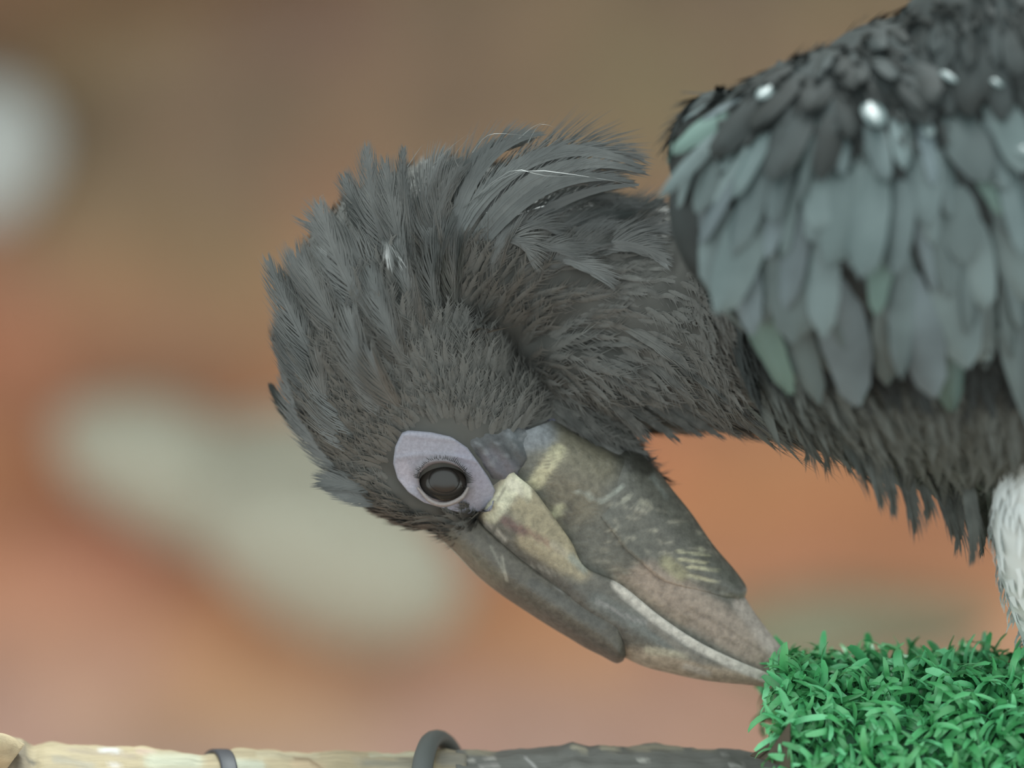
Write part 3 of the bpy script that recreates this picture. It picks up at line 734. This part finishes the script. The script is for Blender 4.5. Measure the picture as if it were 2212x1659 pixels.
BST = [([(1010, 1622), (1060, 1626)], 7, (196, 186, 160), .8), ([(1000, 1640), (1020, 1644)], 4, (214, 210, 202), .9), ([(1050, 1638), (1068, 1637)], 3, (214, 210, 202), .9), ([(1035, 1657), (1075, 1656)], 4, (206, 202, 196), .8), ([(1132, 1636), (1150, 1648), (1156, 1659)], 3, (210, 208, 204), .9),
       ([(1240, 1613), (1262, 1619)], 6, (212, 204, 180), .9), ([(1300, 1612), (1330, 1616)], 8, (206, 198, 174), .9), ([(1360, 1613), (1400, 1617)], 8, (200, 192, 170), .8), ([(1410, 1612), (1470, 1616)], 7, (190, 184, 162), .8), ([(1500, 1617), (1540, 1619)], 5, (172, 168, 150), .7),
       ([(1368, 1639), (1380, 1639)], 3, (226, 224, 214), .9), ([(1383, 1644), (1402, 1644)], 3.5, (226, 224, 214), .9), ([(1560, 1632), (1574, 1634)], 4, (214, 212, 206), .9), ([(1578, 1655), (1604, 1655)], 4, (214, 212, 206), .8)]
limb(985, 2050, M_WOOD, 'bark', (136, 136, 130), BST, 7.7, 3)
# a short stub where a side twig was cut, at the pale end
v, f = tube(resample([(30, 1640, -95, 40, 40), (0, 1618, -130, 36, 34), (-18, 1606, -150, 28, 26)], 12), 20)
put('knot', P(v), f, M_WOOD, bx, True, paint(v, (190, 172, 140), [([(-10, 1608)], 10, (216, 202, 160), .9)]))
# straps: a flat band and a round cable loop
def loop(name, x, tilt, r, w, th, mat, label, flat, rise=0):
    root = None; v, f, n, m = [], [], 72, 12
    for k in range(n):
        a = 2*math.pi*k/n; ca, sa = math.cos(a), math.sin(a)
        rr = r+(rise*max(0, ca)**3)
        cx = x+tilt*sa*r*.35+tilt*30*ca
        for j in range(m):
            b = 2*math.pi*j/m
            ox, orr = (w*math.copysign(abs(math.cos(b))**.4, math.cos(b)), th*math.copysign(abs(math.sin(b))**.4, math.sin(b))) if flat else (w*math.cos(b), th*math.sin(b))
            v.append((cx+ox, AXY-(rr+orr)*ca, AXD-(rr+orr)*sa))
    for k in range(n):
        for j in range(m):
            a, b = k*m+j, k*m+(j+1) % m; a2, b2 = ((k+1) % n)*m+j, ((k+1) % n)*m+(j+1) % m
            f.append((a, b, b2, a2))
    o = put(name, P(v), f, mat, None); tag(o, label, 'strap'); return o
loop('rubber_band', 452, .75, 153, 18, 5, M_STRAP, 'flat black band wrapped round the pale peeled wood', True)
loop('cable_loop', 972, -.95, 166, 23, 17, M_CABLE, 'thick dark grey cable loop bulging over the branch where bark starts', False, 16)

# ------------------------------------------------------------------ the turf wrap
TR, TX0, TX1 = 314, 1704, 2900
turf = thing('turf_wrap', 'bright green plastic grass mat wrapped round the perch under the bird', 'artificial grass', tuple(P([(2200, AXY, AXD)])[0]))
v, f = [], []
n = 64; xs = np.linspace(TX0, TX1, 12)
def trad(a): return TR
for x in xs:
    for k in range(n):
        a = 2*math.pi*k/n; v.append((x, AXY-TR*math.cos(a), AXD-TR*math.sin(a)))
for i in range(len(xs)-1):
    for k in range(n):
        a, b = i*n+k, i*n+(k+1) % n; f.append((a, b, b+n, a+n))
k0 = len(v)
for x in (TX0, TX1):
    for k in range(n):
        a = 2*math.pi*k/n; v.append((x, AXY-148*math.cos(a), AXD-148*math.sin(a)))
for k in range(n):
    b = (k+1) % n; f.append((k, k0+k, k0+b, b)); e = (len(xs)-1)*n; f.append((e+k, e+b, k0+n+b, k0+n+k))
put('mat_base', P(v), f, plain('turf_base', (.045, .15, .075), .8), turf)
# torn backing flap at the open end
v = P([(1706, 1560, -286), (1706, 1660, -310), (1650, 1640, -250), (1620, 1632, -120), (1690, 1580, -200), (1708, 1562, -278), (1708, 1662, -302), (1652, 1642, -242), (1622, 1634, -112), (1692, 1582, -192)])
put('backing_flap', v, [(0, 4, 2, 1), (4, 3, 2), (5, 6, 7, 9), (9, 7, 8), (0, 1, 6, 5), (1, 2, 7, 6), (2, 3, 8, 7), (3, 4, 9, 8), (4, 0, 5, 9)], M_BACKING, turf, False)
def blade(L, w, bend, tw, m=6):
    v, f = [], []; p = np.zeros(3); ang = 0.
    for i in range(m+1):
        u = i/m; ww = w*(1 if u < .85 else 1-.5*((u-.85)/.15)**2); a = tw*u
        sx, sy = math.cos(a), math.sin(a)
        v += [(p[0]-ww*sx*0, p[1]-ww*sx, p[2]-ww*sy), (p[0], p[1], p[2]-.0), (p[0], p[1]+ww*sx, p[2]+ww*sy)]
        v[-2] = (p[0]+ww*.25*math.sin(ang), p[1], p[2]-ww*.3)
        p = p+np.array((math.cos(ang), 0, math.sin(ang)))*L/m; ang += bend/m
    for i in range(m):
        a = 3*i; f += [(a, a+1, a+4, a+3), (a+1, a+2, a+5, a+4)]
    return np.array(v), f
GREENS = [(84, 172, 106), (76, 160, 96), (100, 190, 124), (66, 146, 86), (112, 202, 142), (88, 182, 118)]
BL = []
for i in range(14):
    v, f = blade(1., random.uniform(.058, .088), random.choice((-1, 1))*random.uniform(1.2, 3.6), random.uniform(-1.2, 1.2))
    BL.append((v, f, mesh('grass_blade', v, f, M_TURF, True, np.tile(lin(GREENS[i % 6]), (len(v), 1)))))
bag = Bag(); nobj = 0; spots = []
for _ in range(4300):
    x = random.uniform(TX0-2, 2760); a = random.uniform(-.9, 2.25)          # angle from the top towards the viewer
    spots.append((x, a))
for x in np.linspace(TX0, TX0+14, 5):
    for a in np.linspace(-.9, 2.2, 60): spots.append((x, a+random.uniform(-.03, .03)))
random.shuffle(spots)
def blade_matrix(x, a, L, lean):
    n = Vector((0, -math.sin(a), math.cos(a)))
    p = Vector(P([(x, AXY-TR*math.cos(a), AXD-TR*math.sin(a))])[0])-n*S*3
    th = random.uniform(0, 2*math.pi)
    r1 = Vector((1, 0, 0)); r2 = n.cross(r1)
    X = (n*math.cos(lean)+(r1*math.cos(th)+r2*math.sin(th))*math.sin(lean)).normalized()
    if x < TX0+16: X = (X+Vector((-random.uniform(0, .75), 0, 0))).normalized()
    h = Vector((random.uniform(-1, 1), random.uniform(-1, 1), random.uniform(-1, 1)))
    Y = X.cross(h).normalized(); Z = X.cross(Y)
    s = L*S
    return Matrix(((X.x*s, Y.x*s, Z.x*s, p.x), (X.y*s, Y.y*s, Z.y*s, p.y), (X.z*s, Y.z*s, Z.z*s, p.z), (0, 0, 0, 1)))
for x, a in spots:
    L = random.uniform(70, 125); Mx = blade_matrix(x, a, L, random.uniform(.25, 1.25)); k = random.randrange(len(BL))
    ypx = AXY-TR*math.cos(a)
    if nobj < 300 and x < 2230 and a > .3 and ypx < 1680:
        place('grass_blade', BL[k][2], Mx, turf); nobj += 1
    else:
        v, f, _ = BL[k]; A3 = np.array(Mx)
        bag.add(v@A3[:3, :3].T+A3[:3, 3], f, lin(np.array(GREENS[random.randrange(6)])))
tag(bag.put('grass_pile', M_TURF, turf), kind='stuff')

# ------------------------------------------------------------------ out-of-focus things on the bank
def bankdepth(y): return (1.28+.62*min(0, -(y-829.5)*S*1.45-.02))/S
rock('boulder', [((418, 1045, 6950), (330, 150, 300), math.radians(26)), ((720, 1190, 6650), (310, 190, 300), math.radians(24)), ((690, 1040, 6900), (260, 140, 250), math.radians(15))], (176, 174, 158),
     'large pale grey boulder lying in the orange earth bank', 'rock', 22)
rock('white_stone', [((-42, 330, 7500), (150, 165, 150), .2)], (188, 194, 192), 'round whitish stone lodged high in the dark brown bank', 'rock', 16)
rock('flat_stone', [((1850, 1350, 6500), (330, 85, 260), 0), ((1700, 1390, 6450), (200, 80, 220), .1)], (140, 138, 116), 'low flat olive grey stone behind the green turf', 'rock', 18)
